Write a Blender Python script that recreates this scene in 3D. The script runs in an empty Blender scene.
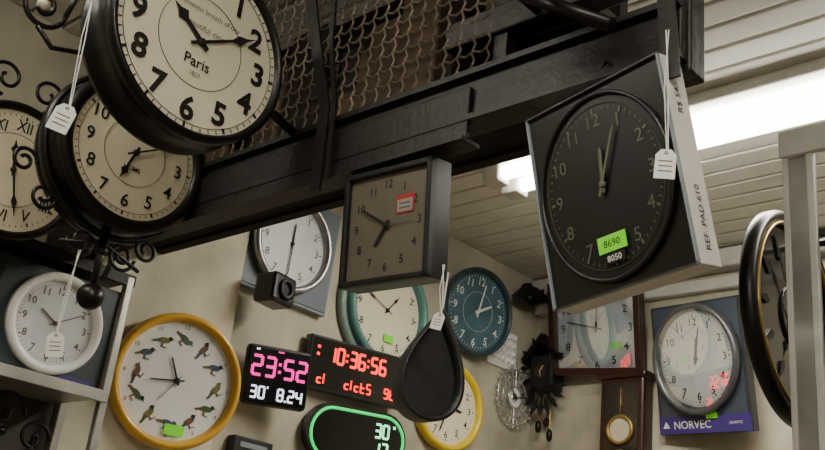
import bpy, bmesh, math, random
from mathutils import Matrix, Vector
random.seed(4)
rad=math.radians
# ------------------------------------------------------------ materials
def lin(c): return tuple(((x/255)/12.92 if x/255<=.04045 else ((x/255+.055)/1.055)**2.4) for x in c)
MC={}
def mat(name,c,rough=.5,metal=0,emi=0,var=.12,scale=12,bump=0,coat=0,bs=60):
    if name in MC: return MC[name]
    m=bpy.data.materials.new(name); m.use_nodes=True
    nt=m.node_tree; b=nt.nodes['Principled BSDF']; l=lin(c)
    tc=nt.nodes.new('ShaderNodeTexCoord'); n=nt.nodes.new('ShaderNodeTexNoise')
    n.inputs['Scale'].default_value=scale; n.inputs['Detail'].default_value=5
    nt.links.new(tc.outputs['Object'],n.inputs['Vector'])
    cr=nt.nodes.new('ShaderNodeValToRGB')
    cr.color_ramp.elements[0].position=.3; cr.color_ramp.elements[1].position=.7
    cr.color_ramp.elements[0].color=(*[x*(1-var) for x in l],1)
    cr.color_ramp.elements[1].color=(*[min(1,x*(1+var*.5)) for x in l],1)
    nt.links.new(n.outputs['Fac'],cr.inputs['Fac'])
    nt.links.new(cr.outputs['Color'],b.inputs['Base Color'])
    b.inputs['Roughness'].default_value=rough; b.inputs['Metallic'].default_value=metal
    if coat: b.inputs['Coat Weight'].default_value=coat; b.inputs['Coat Roughness'].default_value=.08
    if emi:
        b.inputs['Emission Color'].default_value=(*l,1); b.inputs['Emission Strength'].default_value=emi
    if bump:
        n2=nt.nodes.new('ShaderNodeTexNoise'); n2.inputs['Scale'].default_value=bs
        nt.links.new(tc.outputs['Object'],n2.inputs['Vector'])
        bp=nt.nodes.new('ShaderNodeBump'); bp.inputs['Strength'].default_value=bump; bp.inputs['Distance'].default_value=.01
        nt.links.new(n2.outputs['Fac'],bp.inputs['Height']); nt.links.new(bp.outputs['Normal'],b.inputs['Normal'])
    MC[name]=m; return m
BLK=mat('black_metal',(20,17,16),.35,.3,var=.3)
BLKP=mat('black_plastic',(16,16,17),.4,coat=.3)
BLKM=mat('black_matte',(19,19,20),.5)
BEAM=mat('beam_steel',(29,25,23),.5,.2,var=.4,scale=6,bump=.2)
LOFT=mat('loft_brown',(36,28,23),.9,var=.75,scale=4)
WIRE=mat('wire_steel',(122,108,93),.5,.3,var=.6,scale=8)
CREAM=mat('cream_face',(232,223,198),.45,var=.08,scale=4,coat=.2)
CREAM2=mat('cream_face_dim',(205,194,168),.45,var=.1,scale=4)
INK=mat('ink',(24,19,17),.6)
INK2=mat('ink_grey',(90,84,78),.6)
WHITE=mat('white_face',(240,239,235),.4,var=.04,coat=.2)
PAPER=mat('paper',(228,226,220),.7,var=.05)
SILVER=mat('silver_rim',(165,165,165),.3,.7)
GREYF=mat('grey_face',(210,211,211),.4)
YEL=mat('yellow_wood',(222,170,54),.35,coat=.3,var=.15)
YEL2=mat('yellow_plastic',(225,195,40),.35,coat=.2)
TEAL=mat('teal_rim',(90,136,130),.4)
TEALD=mat('teal_grey_rim',(44,66,72),.4,coat=.2)
TEALF=mat('teal_face',(66,98,110),.5,var=.35,scale=9)
WOOD=mat('dark_wood',(54,24,17),.35,var=.4,scale=20,coat=.3)
LIME=mat('lime_sticker',(130,235,40),.6,emi=.12)
REDL=mat('red_label',(170,40,40),.6)
GOLD=mat('gold_trim',(170,140,80),.35,.6)
WALL=mat('wall_paint',(196,188,168),.85,var=.42,scale=3.2,bump=.35,bs=18)
CEIL=mat('ceiling_pvc',(224,221,211),.5,var=.1,scale=3)
CEILG=mat('ceiling_gap',(110,105,98),.8)
FLO=mat('floor_tile',(120,108,95),.5)
ALU=mat('aluminium',(168,165,157),.35,.5,var=.25,scale=8)
WPAINT=mat('white_painted_steel',(205,202,194),.4,var=.12)
CARD=mat('white_cardboard',(225,223,216),.65,var=.06)
CARDG=mat('box_grey',(140,148,156),.5)
CARDD=mat('box_dark',(46,48,52),.45,coat=.3)
PURP=mat('purple_band',(66,48,122),.5)
SCR=mat('led_panel_black',(5,5,7),.2,coat=.3)
EM=mat('led_magenta',(255,0,165),.5,emi=1.2,var=0)
EW=mat('led_white',(225,232,255),.5,emi=1.5,var=0)
ER=mat('led_red',(255,5,0),.5,emi=3.0,var=0)
EG=mat('led_green',(0,225,105),.5,emi=1.0,var=0)
EGW=mat('led_pale_green',(150,255,190),.5,emi=1.6,var=0)
TUBE=mat('tube_glow',(255,252,240),.5,emi=18,var=0)
LUME=mat('lume_ink',(98,100,80),.6)
LUMER=mat('lume_ring',(62,84,34),.5)
BFACE=mat('black_clock_face',(11,10,10),.4,coat=.08)
GLASS=mat('silver_ornament',(190,190,188),.25,.6)
def paneglass(name,fac):
    m=bpy.data.materials.new(name); m.use_nodes=True; nt=m.node_tree
    for n in list(nt.nodes): nt.nodes.remove(n)
    o=nt.nodes.new('ShaderNodeOutputMaterial'); mx=nt.nodes.new('ShaderNodeMixShader'); t=nt.nodes.new('ShaderNodeBsdfTransparent'); g=nt.nodes.new('ShaderNodeBsdfGlossy')
    g.inputs['Roughness'].default_value=.01; fr=nt.nodes.new('ShaderNodeLayerWeight'); fr.inputs[0].default_value=.3
    mr=nt.nodes.new('ShaderNodeMapRange'); mr.inputs['To Min'].default_value=fac; mr.inputs['To Max'].default_value=.85
    nt.links.new(fr.outputs['Fresnel'],mr.inputs['Value']); nt.links.new(mr.outputs['Result'],mx.inputs[0])
    nt.links.new(t.outputs[0],mx.inputs[1]); nt.links.new(g.outputs[0],mx.inputs[2]); nt.links.new(mx.outputs[0],o.inputs[0]); return m
PANE=paneglass('glass_pane',.40)
BIRDS=[mat('bird_green',(60,95,50)),mat('bird_brown',(110,75,50)),mat('bird_blue',(60,80,100)),mat('bird_olive',(120,110,50))]
# ------------------------------------------------------------ builder
_tc={}
def textmesh(s,bold):
    k=(s,bold)
    if k in _tc: return _tc[k]
    cu=bpy.data.curves.new('t','FONT'); cu.body=s; cu.size=1; cu.align_x='CENTER'; cu.align_y='CENTER'; cu.offset=bold; cu.resolution_u=3
    o=bpy.data.objects.new('t',cu); bpy.context.scene.collection.objects.link(o)
    bpy.context.view_layer.update()
    me=bpy.data.meshes.new_from_object(o.evaluated_get(bpy.context.evaluated_depsgraph_get()))
    vs=[v.co.copy() for v in me.vertices]; fs=[tuple(p.vertices) for p in me.polygons]
    if vs:
        mx=(min(v.x for v in vs)+max(v.x for v in vs))/2; my=(min(v.y for v in vs)+max(v.y for v in vs))/2
        vs=[Vector((v.x-mx,v.y-my,0)) for v in vs]
    bpy.data.objects.remove(o); bpy.data.curves.remove(cu); bpy.data.meshes.remove(me)
    _tc[k]=(vs,fs); return _tc[k]
class MB:
    def __init__(s): s.v=[];s.f=[];s.mi=[];s.sm=[];s.mats=[]
    def add(s,vs,fs,m,smooth=False,M=None):
        if m not in s.mats: s.mats.append(m)
        i=s.mats.index(m);o=len(s.v)
        for v in vs:
            v=Vector(v); s.v.append(M@v if M else v)
        for f in fs: s.f.append(tuple(o+k for k in f)); s.mi.append(i); s.sm.append(smooth)
    def merge(s,b2,M):
        o=len(s.v); s.v+=[M@Vector(v) for v in b2.v]
        for f,i,q in zip(b2.f,b2.mi,b2.sm):
            m=b2.mats[i]
            if m not in s.mats: s.mats.append(m)
            s.f.append(tuple(o+k for k in f)); s.mi.append(s.mats.index(m)); s.sm.append(q)
    def box(s,c,d,m,bev=0,M=None):
        bm=bmesh.new(); bmesh.ops.create_cube(bm,size=1)
        for v in bm.verts: v.co=Vector((v.co.x*d[0]+c[0],v.co.y*d[1]+c[1],v.co.z*d[2]+c[2]))
        if bev: bmesh.ops.bevel(bm,geom=bm.edges[:],offset=bev,segments=2,profile=.5,affect='EDGES')
        bm.verts.index_update()
        s.add([v.co.copy() for v in bm.verts],[tuple(v.index for v in f.verts) for f in bm.faces],m,False,M); bm.free()
    def lathe(s,prof,m,n=64,sx=1,sy=1,c=(0,0),closed=True,M=None):
        vs=[];fs=[];k=len(prof)
        for i in range(n):
            a=2*math.pi*i/n
            for r,z in prof: vs.append((c[0]+r*math.cos(a)*sx,c[1]+r*math.sin(a)*sy,z))
        for i in range(n):
            for j in range(k if closed else k-1):
                j2=(j+1)%k;i2=(i+1)%n
                fs.append((i*k+j,i2*k+j,i2*k+j2,i*k+j2))
        s.add(vs,fs,m,True,M)
    def disc(s,r,z,m,n=64,sx=1,sy=1,c=(0,0),M=None):
        s.add([(c[0]+r*math.cos(2*math.pi*i/n)*sx,c[1]+r*math.sin(2*math.pi*i/n)*sy,z) for i in range(n)],[tuple(range(n))],m,False,M)
    def sphere(s,c,r,m,sc=(1,1,1),n=16,M=None):
        bm=bmesh.new(); bmesh.ops.create_uvsphere(bm,u_segments=n,v_segments=max(6,n//2),radius=r)
        for v in bm.verts: v.co=Vector((v.co.x*sc[0]+c[0],v.co.y*sc[1]+c[1],v.co.z*sc[2]+c[2]))
        bm.verts.index_update()
        s.add([v.co.copy() for v in bm.verts],[tuple(v.index for v in f.verts) for f in bm.faces],m,True,M); bm.free()
    def tube(s,pts,r,m,n=8,M=None):
        pts=[Vector(p) for p in pts]; vs=[];fs=[]
        up=None
        for i,p in enumerate(pts):
            t=(pts[min(i+1,len(pts)-1)]-pts[max(i-1,0)]).normalized()
            if up is None: up=Vector((0,0,1)) if abs(t.z)<.9 else Vector((1,0,0))
            u=(up-t*up.dot(t)).normalized(); up=u; w=t.cross(u)
            rr=r[i] if isinstance(r,list) else r
            for k in range(n):
                a=2*math.pi*k/n; vs.append(p+u*rr*math.cos(a)+w*rr*math.sin(a))
        for i in range(len(pts)-1):
            for k in range(n):
                k2=(k+1)%n; fs.append((i*n+k,i*n+k2,(i+1)*n+k2,(i+1)*n+k))
        fs.append(tuple(range(n))[::-1]); fs.append(tuple((len(pts)-1)*n+k for k in range(n)))
        s.add(vs,fs,m,n>5,M)
    def poly(s,p,z0,z1,m,M=None):
        n=len(p); vs=[(x,y,z0) for x,y in p]+[(x,y,z1) for x,y in p]
        fs=[tuple(range(n))[::-1],tuple(range(n,2*n))]+[(i,(i+1)%n,n+(i+1)%n,n+i) for i in range(n)]
        s.add(vs,fs,m,False,M)
    def text(s,t,size,x,y,z,m,bold=0,rot=0,sx=1,M=None):
        vs,fs=textmesh(t,bold); T=Matrix.Translation((x,y,z))@Matrix.Rotation(rot,4,'Z')@Matrix.Diagonal((size*sx,size,1,1))
        s.add(vs,fs,m,False,(M@T) if M else T)
    def hand(s,ang,L,w,z,m,tail=.2,shape=0,c=(0,0)):
        T=Matrix.Translation((c[0],c[1],0))@Matrix.Rotation(-ang,4,'Z')
        if shape==0: p=[(-w/2,-L*tail),(w/2,-L*tail),(w/2*.8,L*.9),(0,L),(-w/2*.8,L*.9)]
        else: p=[(-w*.25,-L*tail),(w*.25,-L*tail),(w*.2,L*.55),(w*.7,L*.68),(w*.2,L*.82),(0,L),(-w*.2,L*.82),(-w*.7,L*.68),(-w*.2,L*.55)]
        s.poly(p,z,z+.0015,m,T)
    def build(s,name,M=Matrix.Identity(4),recalc=True):
        me=bpy.data.meshes.new(name); me.from_pydata([tuple(v) for v in s.v],[],s.f)
        for m in s.mats: me.materials.append(m)
        me.polygons.foreach_set('material_index',s.mi); me.polygons.foreach_set('use_smooth',s.sm); me.update()
        if recalc:
            bm=bmesh.new(); bm.from_mesh(me); bmesh.ops.recalc_face_normals(bm,faces=bm.faces[:]); bm.to_mesh(me); bm.free()
        o=bpy.data.objects.new(name,me); o.matrix_world=M; bpy.context.scene.collection.objects.link(o); return o
def FR(loc,yaw=0,lean=0,roll=0):
    return Matrix.Translation(loc)@Matrix.Rotation(rad(yaw),4,'Z')@Matrix.Rotation(rad(90+lean),4,'X')@Matrix.Rotation(rad(roll),4,'Z')
NUM=[str(i) for i in range(1,13)]
def dial(b,r,z,ink,h,mi,ns=.2,nr=.76,bold=.01,sy=1,ticks=True,hshape=0,hw=.05,sec=None,handmat=None,ring=False,nums=NUM,tickr=.93,ringm=None,nsx=1):
    hm=handmat or ink
    for i,t in enumerate(nums):
        a=rad(30*(i+1))
        if t: b.text(t,ns*r*1.25,math.sin(a)*r*nr,math.cos(a)*r*nr*sy,z+.001,ink,bold,sx=nsx)
    if ticks:
        for i in range(60):
            a=rad(6*i); w=.012*r if i%5 else .03*r; L=.04*r if i%5 else .06*r
            T=Matrix.Diagonal((1,sy,1,1))@Matrix.Rotation(-a,4,'Z')
            b.add([(-w/2,r*tickr-L,z+.001),(w/2,r*tickr-L,z+.001),(w/2,r*tickr,z+.001),(-w/2,r*tickr,z+.001)],[(0,1,2,3)],ink,False,T)
    if ring:
        for rr in ring: b.lathe([(r*rr,z+.0005),(r*rr+.006*r,z+.0005),(r*rr+.006*r,z+.0012),(r*rr,z+.0012)],ringm or ink,64,sy=sy)
    b.hand(rad(h),r*.5,r*hw*1.5,z+.003,hm,shape=hshape); b.hand(rad(mi),r*.76,r*hw,z+.005,hm,shape=hshape)
    if sec is not None: b.hand(rad(sec),r*.8,r*.015,z+.007,hm)
    b.lathe([(0.0001,z+.008),(r*.04,z+.008),(r*.05,z+.002),(.0001,z+.002)],hm,16)
def rim(b,r,d,w,m,sx=1,sy=1):
    b.lathe([(r*.96,0),(r,d*.15),(r,d*.65),(r-w*.2,d*.93),(r-w*.5,d),(r-w*.8,d*.9),(r-w,d*.55),(r-w,0)],m,80,sx,sy)
def roundclock(name,M,r,d,w,rm,fm,ink,h,mi,**k):
    b=MB(); rim(b,r,d,w,rm); b.disc(r*.97,.001,rm); b.disc(r-w*.9,d*.4,fm); ex=k.pop('extra',None)
    dial(b,r-w,d*.4,ink,h,mi,**k)
    if ex: ex(b,r,d)
    return b.build(name,M)
SEG={'0':'abcdef','1':'bc','2':'abged','3':'abgcd','4':'fgbc','5':'afgcd','6':'afgedc','7':'abc','8':'abcdefg','9':'abcdfg','c':'ged','l':'ef','t':'fged','r':'afe','o':'gcde'}
def seg7(b,s,x,y,h,z,m,th=.16,gap=.28):
    w=h*.5; t=h*th; cx=x
    def bar(x0,y0,x1,y1): b.box(((x0+x1)/2,(y0+y1)/2,z),(abs(x1-x0)+ (t if x0==x1 else -t*.1),abs(y1-y0)+(t if y0==y1 else -t*.1),.001),m)
    for ch in s:
        if ch==':':
            b.box((cx+t*.2,y+h*.3,z),(t,t,.001),m); b.box((cx+t*.2,y+h*.7,z),(t,t,.001),m); cx+=t*1.9; continue
        if ch=='.': b.box((cx,y,z),(t,t,.001),m); cx+=t*1.4; continue
        if ch=="'": b.box((cx,y+h,z),(t*.7,t*1.2,.001),m); cx+=t*2; continue
        if ch==' ': cx+=w*.7; continue
        for q in SEG[ch]:
            if q=='a': bar(cx,y+h,cx+w,y+h)
            if q=='g': bar(cx,y+h/2,cx+w,y+h/2)
            if q=='d': bar(cx,y,cx+w,y)
            if q=='f': bar(cx,y+h/2,cx,y+h)
            if q=='b': bar(cx+w,y+h/2,cx+w,y+h)
            if q=='e': bar(cx,y,cx,y+h/2)
            if q=='c': bar(cx+w,y,cx+w,y+h/2)
        cx+=w+h*gap
        if ch=='l': cx-=w*.6
    return cx
def sticker(b,x,y,z,w,h,t=None):
    b.box((x,y,z),(w,h,.0015),LIME)
    if t: b.text(t,h*.6,x,y,z+.0012,INK,.0)
# ------------------------------------------------------------ room
YA=2.6; XB=3.58; ZC=3.15
def slab(name,lo,hi,m):
    b=MB(); b.box([(lo[i]+hi[i])/2 for i in range(3)],[hi[i]-lo[i] for i in range(3)],m); return b.build(name)
slab('wall_left',(-2.1,YA,0),(XB+.1,YA+.1,ZC+.1),WALL)
slab('wall_right',(XB,-2.1,0),(XB+.1,YA,ZC+.1),WALL)
slab('wall_back',(-2.1,-2.1,0),(-2.0,YA,ZC+.1),WALL)
slab('wall_front',(-2.0,-2.1,0),(XB,-2.0,ZC+.1),WALL)
slab('floor',(-2.1,-2.1,-.1),(XB+.1,YA+.1,0),FLO)
slab('trim_1',(1.36,YA-.05,0),(1.87,YA,ZC-.03),mat('pilaster_lit_cream',(214,207,184),.8,var=.32,scale=5,bump=.3,bs=15))  # pilaster a lighter cream than the wall; its different lighting is in the colour
b=MB(); b.box((.75,.3,ZC+.06),(5.7,4.8,.06),CEILG)
x=-2.0
while x<XB:
    b.box((x+.0475,.3,ZC+.015),(.091,4.6,.03),CEIL,.006); x+=.1
b.build('ceiling')
b=MB(); b.box((XB-.04,.3,ZC-.05),(.08,4.58,.08),WPAINT,.01); b.box((XB-.02,.3,ZC-.14),(.04,4.58,.05),WPAINT,.006); b.build('trim_2')
def fixture(name,x,y0,y1,energy=60,rt=.024,sp=.055):
    b=MB(); yc=(y0+y1)/2; L=y1-y0
    b.box((x,yc,ZC-.02),(.23,L,.04),WPAINT,.008)
    for s in (-sp,sp):
        b.tube([(x+s,y0+.05,ZC-.068),(x+s,y1-.07,ZC-.068)],rt,TUBE,12)
        for yy in (y0+.03,y1-.04): b.box((x+s,yy,ZC-.06),(.07,.07,.085),WPAINT,.006)
    b.build(name)
    l=bpy.data.lights.new('fluorescent_light','AREA'); l.shape='RECTANGLE'; l.size=.12; l.size_y=L-.1; l.energy=energy; l.color=(1,.94,.83)
    o=bpy.data.objects.new('fluorescent_light',l); o.location=(x,yc,ZC-.12); bpy.context.scene.collection.objects.link(o)
fixture('added_fill_fixture',2.49,.1,2.02,23)
fixture('added_fill_fixture',.1,-1.2,.6,29)  # added behind the camera, out of view, to light the left clock faces
fixture('added_fill_fixture',.2,1.0,2.3,3)  # another unseen fixture, added for weak fill light on the left
# ------------------------------------------------------------ loft / beam structure
BX=1.25
b=MB()
b.box((BX,1.62,2.52),(.05,1.95,.10),BEAM,.004)
b.box((BX-.03,1.62,2.57),(.02,1.95,.012),BEAM); b.box((BX-.028,1.62,2.475),(.02,1.95,.012),BEAM)
b.box((BX-.03,1.83,2.485),(.012,1.53,.112),BEAM,.003); b.box((BX-.02,1.83,2.432),(.05,1.53,.008),BEAM)
b.box((BX,1.62,3.1),(.04,1.95,.05),BEAM,.004)
for y in (1.02,2.55): b.box((BX,y,2.83),(.03,.03,.6),BEAM)
b.box((BX+.02,.66,2.54),(.05,.04,.17),BEAM,.004)
b.box((BX,.9,2.68),(.05,.5,.06),BEAM,.004); b.box((BX+.1,.98,2.66),(.16,.3,.03),BEAM,.004)
b.box((BX,.9,2.86),(.05,.44,.05),BEAM,.004)
b.build('steel_loft_beam')
b=MB(); b.box((BX+.30,1.75,2.86),(.03,1.6,.56),LOFT); b.box((BX+.17,1.74,2.60),(.3,1.7,.02),LOFT)
for i in range(30):
    y=random.uniform(1.0,2.4); z=2.61; h=random.uniform(.08,.42)
    b.box((BX+.2+random.uniform(-.05,.04),y,z+h/2),(.08,random.uniform(.05,.16),h),random.choice([LOFT,BEAM,mat('loft_tan',(84,66,48),.8,var=.5),mat('loft_grey',(58,54,50),.8,var=.5)]),.006)
b.build('loft_shelf_storage')
b=MB(); y0,y1,z0,z1=1.04,2.53,2.585,3.07; p=.036
yy=y0;k=0
while yy<y1:
    n=int((z1-z0)/(p/2)); b.tube([(BX-.025+.004*math.sin(math.pi*j+k*math.pi),yy+.004*math.cos(j*math.pi),z0+j*p/2) for j in range(n+1)],.0027,WIRE,4); yy+=p;k+=1
zz=z0
while zz<z1:
    n=int((y1-y0)/(p/2)); b.tube([(BX-.025,y0+j*p/2,zz+.004*math.cos(j*math.pi)) for j in range(n+1)],.0027,WIRE,4); zz+=p
b.build('crimped_wire_mesh_panel',recalc=False)
def strap(name,pts,w,t):
    b=MB(); P=[Vector(q) for q in pts]; vs=[]
    for q in P: vs+=[q+Vector((-t,-w/2,0)),q+Vector((-t,w/2,0)),q+Vector((0,w/2,0)),q+Vector((0,-w/2,0))]
    fs=[]
    for i in range(len(P)-1):
        for k in range(4): fs.append((4*i+k,4*i+(k+1)%4,4*i+4+(k+1)%4,4*i+4+k))
    fs+=[(3,2,1,0),tuple(len(vs)-4+k for k in range(4))]
    b.add(vs,fs,BEAM); b.build(name)
strap('steel_strap_bracket',[(BX-.06,1.60,3.13),(BX-.06,1.56,2.95),(BX-.055,1.50,2.75),(BX-.05,1.45,2.6),(BX-.05,1.44,2.40)],.03,.006)
strap('steel_strap_bracket',[(BX-.06,1.49,3.13),(BX-.06,1.47,2.95),(BX-.06,1.45,2.75),(BX-.05,1.42,2.6),(BX-.05,1.41,2.42)],.012,.006)
strap('steel_strap_bracket',[(BX-.04,.70,3.14),(BX-.04,.69,2.8),(BX-.04,.665,2.6),(BX-.045,.65,2.42)],.03,.006)
strap('steel_strap_bracket',[(BX-.05,2.16,2.62),(BX-.05,2.12,2.5),(BX-.05,2.2,2.32)],.02,.006)
b=MB(); b.tube([(BX-.10,.93,2.66),(BX-.08,.74,2.53)],.013,BLK,12); b.tube([(BX-.10,.93,2.66),(BX-.02,.93,2.66)],.008,BLK,8); b.build('steel_rod_arm')
b=MB(); T=Matrix.Translation((1.035,.865,2.60))
b.lathe([(.07,0),(.073,.008),(.06,.05),(.03,.10),(.012,.13),(.012,.17),(.0,.17),(.0,.16),(.02,.1),(.05,.05),(.065,.004)],BLK,40,closed=True,M=T)
b.sphere((0,0,.018),.026,WHITE,M=T); b.tube([(1.035,.865,2.76),(1.035,.865,ZC)],.003,BLK); b.build('pendant_lamp')
# ------------------------------------------------------------ station clocks
def station(r,depth,rw,h,mi,kind):
    b=MB()
    b.lathe([(r*.93,-depth+.006),(r*.99,-depth),(r,-depth+.012),(r*.955,-depth+.02),(r*.955,-.03),(r,-.02),(r*1.0,-.006),(r*.975,0),(r-rw*.6,.003),(r-rw*.8,-.004),(r-rw,-.006),(r-rw,-.02),(r*.9,-.03)],BLK,96)
    f=CREAM if kind!=3 else CREAM2
    b.disc(r-rw*.9,-.012,f); b.disc(r-rw,-depth+.005,f)
    R=r-rw
    if kind==1:
        dial(b,R,-.011,INK,h,mi,ns=.29,nr=.77,bold=.03,ticks=True,hshape=1,hw=.075,ring=[.52,.93],tickr=.985)
        b.text('A romantic breath of city',R*.085,0,R*.36,-.0095,INK2); b.text('Beautiful city',R*.1,0,R*.16,-.0095,INK2); b.text('Paris',R*.17,0,-R*.24,-.0095,INK,.01); b.text('1859',R*.07,0,-R*.38,-.0095,INK2)
    elif kind==2:
        dial(b,R,-.011,INK,h,mi,ns=.22,nr=.74,bold=.01,ticks=True,hshape=1,hw=.06,ring=[.5,.9],tickr=.96)
        b.text('HOME',R*.1,0,-R*.25,-.0095,INK,.01)
    else:
        dial(b,R,-.011,INK,h,mi,ns=.22,nr=.76,bold=.01,ticks=True,hshape=1,hw=.07,ring=[.6],nums=['I','II','III','IIII','V','VI','VII','VIII','IX','X','XI','XII'],nsx=.8)
    return b
zc=-.06
def loc_sp(b,c,r0,r1,a0,t,th=.005):
    b.tube([(c[0]+(r0+(r1-r0)*i/30)*math.cos(a0+t*2*math.pi*i/30),c[1]+(r0+(r1-r0)*i/30)*math.sin(a0+t*2*math.pi*i/30),c[2] if len(c)>2 else zc) for i in range(31)],th,BLK,8)
b=station(.206,.11,.018,305,60,1)
b.tube([(.19,-.02,zc),(.306,-.05,zc)],.010,BLK)
loc_sp(b,(-.285,-.05,-.09),.045,.010,0,-1.4,.005); 
b.tube([(-.21,.06,-.09),(-.23,0,-.09),(-.24,-.05,-.09)],.005,BLK); b.sphere((-.285,-.05,-.09),.012,mat('bead_beige',(190,180,160)))
b.tube([(-.285,-.093,-.09),(-.25,-.12,-.09),(-.19,-.1,-.09)],.005,BLK)
b.build('double_sided_station_clock',FR((.912,1.5,2.622)))
b=station(.187,.12,.03,200,60,2)
b.lathe([(.188,-.05),(.2,-.056),(.2,-.075),(.188,-.08)],BLK,80)
for s in (-1,1):
    loc_sp(b,(s*.05,-.225,zc),.035,.01,math.pi/2-s*math.pi*.5,-s*1.5,.0045)
    loc_sp(b,(-.19+s*.03,-.13-s*.03,zc),.03,.008,0,-s*1.4,.0045)
loc_sp(b,(.11,-.19,zc),.032,.01,math.pi/2,1.4,.0045)
b.tube([(0,-.18,zc),(0,-.32,zc)],[.012,.006],BLK); b.sphere((0,-.335,zc),.03,BLK); b.sphere((0,-.23,zc),.014,BLK)
b.tube([(-.1,-.24,zc),(0,-.21,zc),(.1,-.245,zc)],.005,BLK)
b.build('double_sided_station_clock',FR((1.037,1.88,2.53)))
b=station(.172,.07,.02,350,165,3)
loc_sp(b,(.05,.24,-.05),.05,.01,math.pi*1.5,1.4,.005);loc_sp(b,(-.06,.24,-.05),.05,.01,math.pi*1.5,-1.4,.005)
b.build('double_sided_station_clock',FR((.922,2.225,2.52)))
# tags
def tag(name,top,bot,yaw,w=.034,h=.05,roll=0):
    b=MB(); top=Vector(top);bot=Vector(bot); M=FR(bot,yaw,0,roll); Mi=M.inverted(); t=Mi@top
    b.tube([t,(t.x*.5+.003,t.y*.5,0),(.002,0,0)],.0011,PAPER,5); b.tube([(t.x+.004,t.y,0),(t.x*.5-.003,t.y*.5,.001),(0,0,0)],.0009,PAPER,5)
    b.poly([(-w/2,-h),(w/2,-h),(w/2,-h*.2),(w*.25,0),(-w*.25,0),(-w/2,-h*.2)],0,.0012,PAPER)
    for i in range(3): b.box((0,-h*(.4+.17*i),.0016),(w*.65,h*.03,.0005),INK2)
    b.lathe([(.003,.0013),(.002,.0018),(.0015,.0013)],INK2,12,c=(0,-h*.12)); b.build(name,M)
tag('price_tag',(.632,1.42,2.58),(.645,1.42,2.325),-30,roll=-12)
tag('price_tag',(.95,1.87,2.26),(.945,1.87,2.08),-30,roll=8)
tag('price_tag',(1.175,.645,2.49),(1.175,.642,2.284),-60,.03,.047,roll=-4)
tag('price_tag',(1.16,1.04,2.165),(1.16,1.035,2.08),-70,.020,.028,roll=-14)
# ------------------------------------------------------------ square clock
b=MB(); W=.228
b.poly([(-W/2,-W/2),(W/2,-W/2),(W/2,W/2),(-W/2,W/2)],-.045,0,BLK)
f=.012
for (cx,cy,sx,sy) in ((0,W/2-f/2,W,f),(0,-W/2+f/2,W,f),(W/2-f/2,0,f,W),(-W/2+f/2,0,f,W)): b.box((cx,cy,.004),(sx,sy,.018),BLKM,.003)
b.add([(-W/2+f,-W/2+f,.002),(W/2-f,-W/2+f,.002),(W/2-f,W/2-f,.002),(-W/2+f,W/2-f,.002)],[(0,1,2,3)],mat('taupe_face',(100,91,79),.5,coat=.2))
dial(b,.1,.002,INK,215,300,ns=.19,nr=.82,ticks=False,hw=.05)
b.box((.045,.035,.0035),(.044,.036,.001),REDL); b.box((.045,.032,.0042),(.038,.024,.001),mat('label_paper',(150,146,140),.6))
for i in range(2): b.box((.045,.036-.009*i,.0048),(.028,.003,.0006),INK2)
b.text('Beautiful home',.012,.03,0,.0035,INK2)
b.tube([(-.05,W/2,-.02),(0,W/2+.05,-.02),(.05,W/2,-.02)],.0015,BLK,5)
b.build('square_wall_clock',FR((1.235,1.257,2.306),-90,7,-2))
# ------------------------------------------------------------ boxed black clock
b=MB(); W,H,D=.28,.34,.055
b.box((0,0,-D/2),(W,H,D),CARD,.002)
b.add([(-W/2+.002,-H/2+.002,.0005),(W/2-.002,-H/2+.002,.0005),(W/2-.002,H/2-.002,.0005),(-W/2+.002,H/2-.002,.0005)],[(0,1,2,3)],mat('box_front_dark',(17,15,14),.3,coat=.2))
for s in (-1,1):
    b.box((s*(W/2-.0015),0,.003),(.003,H,.007),CARDG); b.box((0,s*(H/2-.0015),.003),(W,.003,.007),CARDD)
R=.132; sy=1.19
b.lathe([(R,0.001),(R,.008),(R-.003,.011),(R-.006,.008),(R-.006,.001)],BLKP,80,sy=sy); b.disc(R-.005,.004,BFACE,sy=sy)
dial(b,R-.006,.0045,LUME,5,24,ns=.2,nr=.74,sy=sy,ring=[.91],ringm=LUMER,ticks=True,tickr=.88,hw=.035,bold=.0)
sticker(b,.0,-.096,.009,.055,.027,'8690'); b.box((.0,-.12,.008),(.04,.016,.001),BLKP); b.text('8050',.014,.0,-.12,.0092,PAPER,.01)
MS=Matrix.Translation((W/2+.001,0,-D/2))@Matrix.Rotation(rad(90),4,'Y')
b.text('REF. PAD 610',.018,0,-.095,0,INK,.0,rot=rad(90),M=MS); b.text('R$ 54,-',.018,0,.10,0,INK,.0,rot=rad(90),M=MS)
b.tube([(-.04,H/2,-.03),(.02,H/2+.05,-.03),(.06,H/2,-.03)],.0015,BLK,5)
b.build('boxed_wall_clock',FR((1.235,.780,2.282),-98,11,5))
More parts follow.
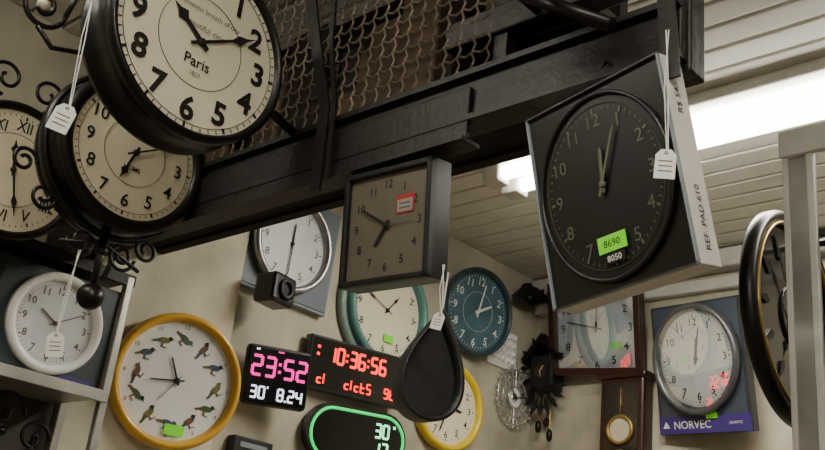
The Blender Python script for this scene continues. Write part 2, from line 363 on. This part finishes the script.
# ------------------------------------------------------------ hanging clock: rounded loop-shaped case with a side opening
b=MB(); P=[]; n=64
for i in range(n):
    t=2*math.pi*i/n; P.append((.060*math.sin(t)*abs(math.sin(t/2))**1.15*1.27, .098*math.cos(t)))
def tear(k,dx=0): return [(x*k+dx,(y+.02)*k-.02) for x,y in P]
def layer(pts,z): return [(x,y,z) for x,y in pts]
d=.06
vs=layer(tear(.985),0)+layer(tear(.90,-.003),-.002)+layer(tear(1),-.006)+layer(tear(.94),-d)+layer(tear(.86,-.003),-.022)
fs=[]
for i in range(n):
    j=(i+1)%n; fs+=[(i,j,n+j,n+i),(i,2*n+i,2*n+j,j),(2*n+i,3*n+i,3*n+j,2*n+j),(n+i,n+j,4*n+j,4*n+i)]
b.add(vs,fs,mat('black_leatherette',(26,26,27),.42,var=.2,scale=40,bump=.15,bs=200),True)
b.poly(tear(.865,-.003),-.028,-.022,BLKM); b.poly(tear(.935),-d,-d+.002,BLKM)
b.tube([(0,.098,-.01),(0,.165,-.01)],.0015,PAPER,5)
b.build('hanging_teardrop_clock',FR((1.225,1.09,2.02),-26,0,-3))
# ------------------------------------------------------------ wall A clocks
b=MB(); W,H=.40,.39
b.box((.02,0,.015),(W,H,.03),CARDG,.003); b.box((.02,0,.032),(W-.02,H-.02,.004),mat('box_print',(104,114,124),.5),.001)
T=.035; r=.172
b.lathe([(r,T),(r,T+.03),(r-.008,T+.04),(r-.02,T+.035),(r-.024,T+.015),(r-.024,T)],SILVER,80); b.disc(r-.022,T+.014,GREYF)
dial(b,r-.024,T+.014,INK2,0,180,ns=.2,nr=.78,hw=.03,handmat=INK)
sticker(b,0,-.155,.06,.05,.022)
b.build('boxed_wall_clock',FR((2.05,YA-.008,2.79),0,2,0))
def exl(b,r,d):
    b.lathe([(r+.03,0),(r+.035,.01),(r+.02,.025),(r-.01,.02),(r-.01,0)],mat('grey_green_rim',(120,140,130),.4),80)
    sticker(b,.02,-r*.5,d*.4+.006,.05,.028)
roundclock('large_wall_clock',FR((2.585,YA-.001,2.715)),.215,.05,.035,TEAL,CREAM,INK,40,290,ns=.17,nr=.82,extra=exl,hw=.035,hshape=1)
roundclock('teal_wall_clock',FR((3.09,YA-.035,2.86),-8,6),.187,.04,.022,TEALD,TEALF,PAPER,60,10,ns=.22,nr=.78,hw=.05,bold=.01,handmat=PAPER,ring=[.5])
# bird clock
b=MB(); r=.2; rim(b,r,.045,.028,YEL); b.disc(r*.97,.001,YEL); b.disc(r-.025,.02,WHITE)
R=r-.028
for i in range(12):
    a=rad(30*i); cx,cy=math.sin(a)*R*.72,math.cos(a)*R*.72; m=BIRDS[i%4]; tl=random.uniform(-.7,.7)
    s=R*.105; M=Matrix.Translation((cx,cy,.021))@Matrix.Rotation(tl+(.6 if i%2 else -.5),4,'Z')
    b.poly([(s*math.cos(t)*1.0,s*.5*math.sin(t)) for t in [k*math.pi/6 for k in range(12)]],0,.001,m,M)
    b.poly([(s*.95+s*.38*math.cos(t),s*.4+s*.38*math.sin(t)) for t in [k*math.pi/4 for k in range(8)]],0,.0012,INK if i%3 else m,M)
    b.poly([(-s*.7,s*.2),(-s*2,-s*.25),(-s*1.9,-s*.55),(-s*.5,-s*.3)],0,.001,BIRDS[(i+1)%4],M)
    b.poly([(s*1.25,s*.5),(s*1.7,s*.35),(s*1.25,s*.3)],0,.001,INK,M)
    b.poly([(-s*.3,-s*.4),(-s*.1,-s*.4),(-s*.15,-s*1.0),(s*.5,-s*1.1),(s*.5,-s*1.25),(-s*.5,-s*1.1)],0,.001,BIRDS[1],M)
    b.text(NUM[i-1],R*.1,math.sin(a)*R*.93,math.cos(a)*R*.93,.0215,INK2)
b.hand(rad(335),R*.42,.006,.024,INK); b.hand(rad(262),R*.5,.005,.026,INK,tail=.25); b.hand(rad(215),R*.5,.002,.027,INK)
b.lathe([(.0001,.03),(.008,.03),(.009,.024),(.0001,.024)],INK,16)
sticker(b,.02,-R*.82,.028,.06,.03)
b.build('bird_wall_clock',FR((1.66,YA-.10,2.205),-14,3,0))
b=MB(); b.tube([(1.69,YA-.05,2.30),(1.69,YA-.085,2.30)],.012,BLK,10); b.lathe([(.0001,0),(.025,0),(.025,.006),(.0001,.006)],BLK,20,M=FR((1.69,YA-.05,2.30))); b.build('wall_hook')
# magenta led
b=MB(); W,H=.228,.195; b.box((0,0,.0),(W,H,.035),BLKP,.016); b.add([(-W*.46,-H*.44,.0185),(W*.46,-H*.44,.0185),(W*.46,H*.44,.0185),(-W*.46,H*.44,.0185)],[(0,1,2,3)],SCR)
seg7(b,'23:52',-.092,-.002,.060,.02,EM,.17,.26); seg7(b,"30'",-.088,-.075,.036,.02,EW,.18); seg7(b,'8.24',.005,-.075,.036,.02,EW,.18)
b.box((-.08,.08,.02),(.012,.006,.001),EW); b.box((0,.08,.02),(.02,.005,.001),EM)
b.tube([(0,0,-.02),(0,0,-.08)],.02,BLKP); b.build('digital_led_clock',FR((2.05,YA-.085,2.315),-18,4,3))
# red led
b=MB(); W,H=.45,.19; b.box((0,0,0),(W,H,.04),BLKP,.006); b.add([(-W*.48,-H*.45,.0205),(W*.48,-H*.45,.0205),(W*.48,H*.45,.0205),(-W*.48,H*.45,.0205)],[(0,1,2,3)],SCR)
seg7(b,'10:36:56',-.145,.012,.052,.022,ER,.18,.25)
seg7(b,'cl',-.18,-.068,.034,.022,ER,.18,.3); seg7(b,'clct5',-.06,-.068,.034,.022,ER,.18,.3); seg7(b,'96',.12,-.068,.034,.022,ER,.18,.3)
b.box((-.19,.03,.022),(.012,.01,.001),ER); b.box((-.19,.055,.022),(.012,.01,.001),ER)
b.tube([(0,0,-.02),(0,0,-.05)],.02,BLKP); b.build('digital_led_clock',FR((2.435,YA-.055,2.43),-7,4,2))
# green pill led
b=MB(); W,H=.42,.20
def pill(W,H,n=14):
    r=H/2; return [(W/2-r+r*math.cos(t),r*math.sin(t)) for t in [-math.pi/2+math.pi*i/n for i in range(n+1)]]+[(-W/2+r+r*math.cos(t),r*math.sin(t)) for t in [math.pi/2+math.pi*i/n for i in range(n+1)]]
b.poly(pill(W,H),-.02,.015,BLKP); p=pill(W-.03,H-.03); p=[(x,y,.018) for x,y in p]; b.tube(p+[p[0]],.0055,EG,8)
b.poly(pill(W-.05,H-.05),.0,.017,SCR)
seg7(b,'30',.07,.01,.045,.019,EGW,.18,.25); b.box((.15,.052,.019),(.01,.01,.001),EGW); seg7(b,'17',.07,-.055,.045,.019,EGW,.18)
b.tube([(0,0,-.02),(0,0,-.06)],.02,BLKP); b.build('oval_led_clock',FR((2.455,YA-.07,2.205),-10,4,3))
roundclock('yellow_wall_clock',FR((2.975,YA-.02,2.435),-8),.178,.04,.03,YEL2,CREAM,INK,100,200,ns=.2,nr=.76)
# speaker
b=MB(); b.box((0,0,.05),(.11,.10,.09),BLKP,.012); b.lathe([(.035,.095),(.035,.105),(.022,.105),(.018,.096)],BLKM,24); b.tube([(0,0,0),(0,0,.02)],.02,BLK)
b.build('wall_speaker',FR((1.94,YA-.085,2.575),10))
b=MB(); b.tube([(1.885,YA-.006,3.1),(1.895,YA-.006,2.9),(1.89,YA-.006,2.75),(1.875,YA-.006,2.6),(1.885,YA-.006,2.42),(1.88,YA-.006,2.2),(1.89,YA-.006,1.8)],.005,INK2,8); b.build('wall_cable')
# skeleton clock
b=MB(); 
for rr in (.12,.085,.045): b.tube([(rr*math.cos(t),rr*math.sin(t),.02) for t in [2*math.pi*i/48 for i in range(49)]],.004,GLASS,6)
for i in range(24):
    a=2*math.pi*i/24; b.tube([(.045*math.cos(a),.045*math.sin(a),.02),(.12*math.cos(a),.12*math.sin(a),.02)],.0022,GLASS,5)
    b.sphere((.13*math.cos(a),.13*math.sin(a),.02),.006,GLASS,n=8)
b.disc(.044,.018,WHITE); b.hand(rad(320),.06,.006,.024,INK); b.hand(rad(80),.09,.005,.026,INK); b.tube([(0,0,0),(0,0,.02)],.02,GLASS); b.build('skeleton_wall_clock',FR((3.42,YA-.002,2.575)))
b=MB()
for k in range(5):
    for j in range(4): b.sphere((-.07+.035*k,.06-.035*j,.012),.012,WHITE,n=10)
b.box((0,0,.004),(.2,.17,.008),PAPER,.003); b.build('bead_wall_ornament',FR((3.33,YA-.001,2.77)))
b=MB(); b.tube([(0,0,0),(0,.0,.08)],.012,BLK)
for s in (-1,1):
    b.tube([(s*(.01+(.06-.045*i/30))*math.cos(.21*i)*.9+s*.02,(.05-.035*i/30)*math.sin(.21*i),.08) for i in range(31)],.006,BLK,6)
b.sphere((0,-.02,.08),.03,BLK,sc=(1.6,.8,1)); b.poly([(-.13,-.04),(-.03,.05),(.04,.03),(.13,.09),(.12,.03),(0,-.05)],.06,.085,BLKM); b.build('wrought_iron_bracket',FR((3.42,YA-.001,3.03)))
# ------------------------------------------------------------ wall B
def squareframe(b,W,H,f,d,m,fm,fz):
    b.poly([(-W/2,-H/2),(W/2,-H/2),(W/2,H/2),(-W/2,H/2)],0,fz*.8,m)
    for (cx,cy,sx,sy) in ((0,H/2-f/2,W,f),(0,-H/2+f/2,W,f),(W/2-f/2,0,f,H),(-W/2+f/2,0,f,H)): b.box((cx,cy,d/2),(sx,sy,d),m,.006)
    b.add([(-W/2+f,-H/2+f,fz),(W/2-f,-H/2+f,fz),(W/2-f,H/2-f,fz),(-W/2+f,H/2-f,fz)],[(0,1,2,3)],fm)
b=MB(); squareframe(b,.43,.40,.033,.05,WOOD,mat('grey_white_face',(236,242,250),.4),.02)
dial(b,.19,.02,INK,5,282,ns=.2,nr=.82,bold=.01,ticks=False,hw=.035,hshape=0)
sticker(b,.09,-.075,.0225,.05,.03); b.add([(-.18,-.165,.036),(.18,-.165,.036),(.18,.165,.036),(-.18,.165,.036)],[(0,1,2,3)],PANE)
b.build('wooden_square_wall_clock',FR((XB-.062,2.235,2.875),-85,15,-3))
# pendulum clock
b=MB(); W,H=.2,.40
b.box((0,0,.04),(W,H,.08),WOOD,.01)
b.box((0,H/2+.005,.045),(W+.03,.03,.10),WOOD,.01); b.box((0,-H/2-.005,.045),(W+.02,.03,.10),WOOD,.01)
b.box((0,-.0,.081),(W-.05,.34,.004),mat('cabinet_glass_dark',(46,37,30),.15,coat=.6)); 
b.lathe([(.06,.08),(.06,.095),(.05,.098),(.045,.085)],GOLD,40,c=(0,-.02)); b.disc(.05,.088,CREAM2,c=(0,-.02))
b.tube([(0,.15,.088),(0,.03,.088)],.003,GOLD,6); b.lathe([(.0001,.094),(.03,.09),(.032,.086),(.0001,.085)],GOLD,32,c=(0,-.13))
b.build('pendulum_wall_clock',FR((XB-.001,2.10,2.45),-90))
# boxed round on wall B
b=MB(); W,H=.41,.50; b.box((0,0,.02),(W,H,.04),CARDD,.003); b.box((0,.02,.041),(W-.03,H-.06,.003),mat('box_print_blue',(62,71,84),.4,coat=.3),.001)
b.box((0,-H/2+.035,.043),(W-.005,.065,.003),PURP); b.text('NORVEC',.042,-.05,-H/2+.035,.046,PAPER,.01); b.text('QUARTZ',.014,.14,-H/2+.035,.046,PAPER)
b.poly([(-.185,-.225),(-.17,-.2),(-.155,-.225)],.0445,.046,PAPER)
sticker(b,.04,-H/2+.065,.048,.05,.022)
r=.19;T=.043
b2=MB(); sy=1.12
b2.lathe([(r,T),(r,T+.03),(r-.01,T+.04),(r-.022,T+.03),(r-.028,T+.012),(r-.028,T)],mat('dark_silver',(105,106,110),.3,.6),80,sy=sy); b2.disc(r-.026,T+.012,mat('bright_white_face',(250,250,248),.4,var=.02),sy=sy)
dial(b2,r-.028,T+.012,INK,8,12,ns=.2,nr=.78,bold=.015,sy=sy,hw=.045,ring=[.97])
b2.disc(r-.02,T+.032,PANE,sy=sy)
b.merge(b2,Matrix.Translation((0,.03,0)))
b.build('boxed_wall_clock',FR((XB-.085,1.735,2.655),-99,11.5,-2))
# cuckoo clock
b=MB(); b.box((0,0,.05),(.12,.15,.09),BLKM,.008)
b.poly([(-.1,.06),(0,.17),(.1,.06),(.085,.045),(0,.13),(-.085,.045)],0,.11,BLK)
for i in range(10):
    a=rad(20+i*32); b.poly([(0,0),(.03,.012),(.06,0),(.03,-.012)],.09,.1,BLK,Matrix.Translation((math.cos(a)*.06,.02+math.sin(a)*.09,0))@Matrix.Rotation(a,4,'Z'))
for i in range(8):
    a=rad(200+i*22); b.poly([(0,0),(.035,.014),(.075,0),(.035,-.014)],.07,.08,BLKM,Matrix.Translation((math.cos(a)*.05,-.05+math.sin(a)*.07,0))@Matrix.Rotation(a,4,'Z'))
b.disc(.03,.101,mat('carved_dial',(60,48,34),.5)); b.hand(0.6,.03,.004,.103,CREAM2); b.hand(3,.025,.004,.103,CREAM2)
for s in (-.03,.03): b.tube([(s,-.08,.05),(s,-.24,.05)],.002,GOLD,5); b.sphere((s,-.25-.02*s/.03,.05),.014,BLK,sc=(1,2,1))
b.tube([(0,-.08,.03),(0,-.2,.03)],.003,BLK); b.sphere((0,-.21,.03),.02,WOOD,sc=(1,1,.4)); b.build('cuckoo_clock',FR((XB-.001,2.495,2.70),-90))
# round black and gold clock by the post
b=MB(); r=.27; rim(b,r,.04,.034,BLK); b.lathe([(r-.028,.034),(r-.031,.041),(r-.035,.041),(r-.038,.03)],GOLD,80)
b.disc(r-.03,.02,mat('dark_glass_face',(34,31,28),.15,coat=.4)); b.disc(r*.9,.001,BLK)
for i in range(12):
    a=rad(30*i); b.poly([(-.012,-.02),(0,.03),(.012,-.02),(0,-.035)],.021,.025,BLK,Matrix.Rotation(-a,4,'Z')@Matrix.Translation((0,.18,0)))
b.hand(rad(200),.12,.02,.03,BLK,shape=1); b.hand(rad(320),.16,.018,.033,BLK,shape=1); b.lathe([(.07,.021),(.075,.027),(.08,.021)],BLK,40)
b.tube([(.105,.23,.01),(.105,.23,.165)],.010,BLK); b.build('ornate_round_wall_clock',FR((2.34,.95,2.41)))
# ------------------------------------------------------------ aluminium display post
DK=mat('shelf_dark',(40,35,32),.5)
b=MB(); 
b.box((2.03,.775,1.35),(.05,.05,2.70),ALU,.004); b.box((2.005,.745,1.35),(.012,.016,2.70),WPAINT,.002); b.box((2.005,.80,1.35),(.012,.012,2.70),WPAINT,.002)
b.box((2.03,.58,2.715),(.06,.44,.03),DK,.004); b.box((2.0,.735,2.70),(.02,.15,.065),WPAINT,.004)
b.box((2.03,.3,1.35),(.05,.05,2.7),ALU,.004)
for z in (.5,1.2,1.75): b.box((2.25,.54,z),(.45,.45,.02),DK,.003)
b.box((2.45,.54,1.35),(.03,.5,2.7),DK)
for z in (2.3,2.5): b.box((2.06,.54,z),(.02,.45,.015),DK)
b.build('aluminium_display_frame')
# ------------------------------------------------------------ left shelf unit
b=MB()
b.box((.96,2.43,2.075),(.76,.26,.018),ALU,.003); b.box((.96,2.30,2.068),(.76,.012,.03),ALU,.002)
for xx,yy in ((1.345,2.33),(1.345,2.53),(.58,2.33)): b.box((xx,yy,1.2),(.022,.022,2.4),ALU,.003)
b.box((.96,2.43,1.6),(.80,.26,.022),ALU,.003); b.box((.96,2.46,2.40),(.80,.24,.02),BEAM,.003)
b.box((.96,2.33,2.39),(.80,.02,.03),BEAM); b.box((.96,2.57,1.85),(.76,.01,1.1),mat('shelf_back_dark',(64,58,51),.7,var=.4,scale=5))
b.build('metal_shelf_unit')
b=MB(); W,H=.34,.27
b.box((0,0,.04),(W,H,.08),CARDD,.003); b.box((0,0,.081),(W-.02,H-.02,.003),mat('box_teal_print',(54,64,68),.4),.001)
r=.128;T=.083; b.lathe([(r,T),(r,T+.02),(r-.008,T+.028),(r-.02,T+.02),(r-.022,T+.008),(r-.022,T)],WHITE,72); b.disc(r-.02,T+.008,GREYF)
dial(b,r-.022,T+.008,INK2,300,60,ns=.2,nr=.78,hw=.03); b.box((.08,-H/2+.012,.0835),(.12,.014,.002),PURP); b.build('boxed_wall_clock',FR((1.167,2.42,2.222),0,2))
b=MB()
for (x,y,s) in ((-.08,0,.05),(0,.03,.06),(.09,-.01,.05)):
    b.tube([(x+s*.9*(1-i/26)*math.cos(.35*i),y+s+s*.9*(1-i/26)*math.sin(.35*i),0) for i in range(25)],.005,BLK,6); b.tube([(x,y-.05,0),(x,y+s,0)],.006,BLK,6); b.sphere((x,y+.01,0),.018,BLK,sc=(1,.7,1)) 
b.box((0,-.06,0),(.26,.02,.06),BLK,.004); b.tube([(0,-.06,0),(0,-.29,0)],.012,BLK); b.build('wrought_iron_ornament',FR((1.13,2.40,1.905)))
b=MB(); b.box((0,0,.02),(.16,.09,.04),BLKM,.005); b.box((0,.02,.041),(.11,.016,.002),CARDG); b.build('small_boxed_clock',FR((2.04,YA-.001,2.07),-0))
# ------------------------------------------------------------ world, camera
w=bpy.data.worlds.new('world'); bpy.context.scene.world=w; w.use_nodes=True
w.node_tree.nodes['Background'].inputs[0].default_value=(.9,.88,.84,1); w.node_tree.nodes['Background'].inputs[1].default_value=.08
cd=bpy.data.cameras.new('camera'); cam=bpy.data.objects.new('camera',cd); bpy.context.scene.collection.objects.link(cam)
cd.sensor_width=36; cd.lens=36*1000/825; cd.clip_start=.05
F=Vector((.6669,.6441,.3746));F.normalize();R=Vector((.6598,-.7442,.1050));R=(R-F*R.dot(F)).normalized();U=R.cross(F)
Mx=Matrix((R,U,-F)).transposed().to_4x4(); Mx.translation=(0,0,1.6); cam.matrix_world=Mx
bpy.context.scene.camera=cam
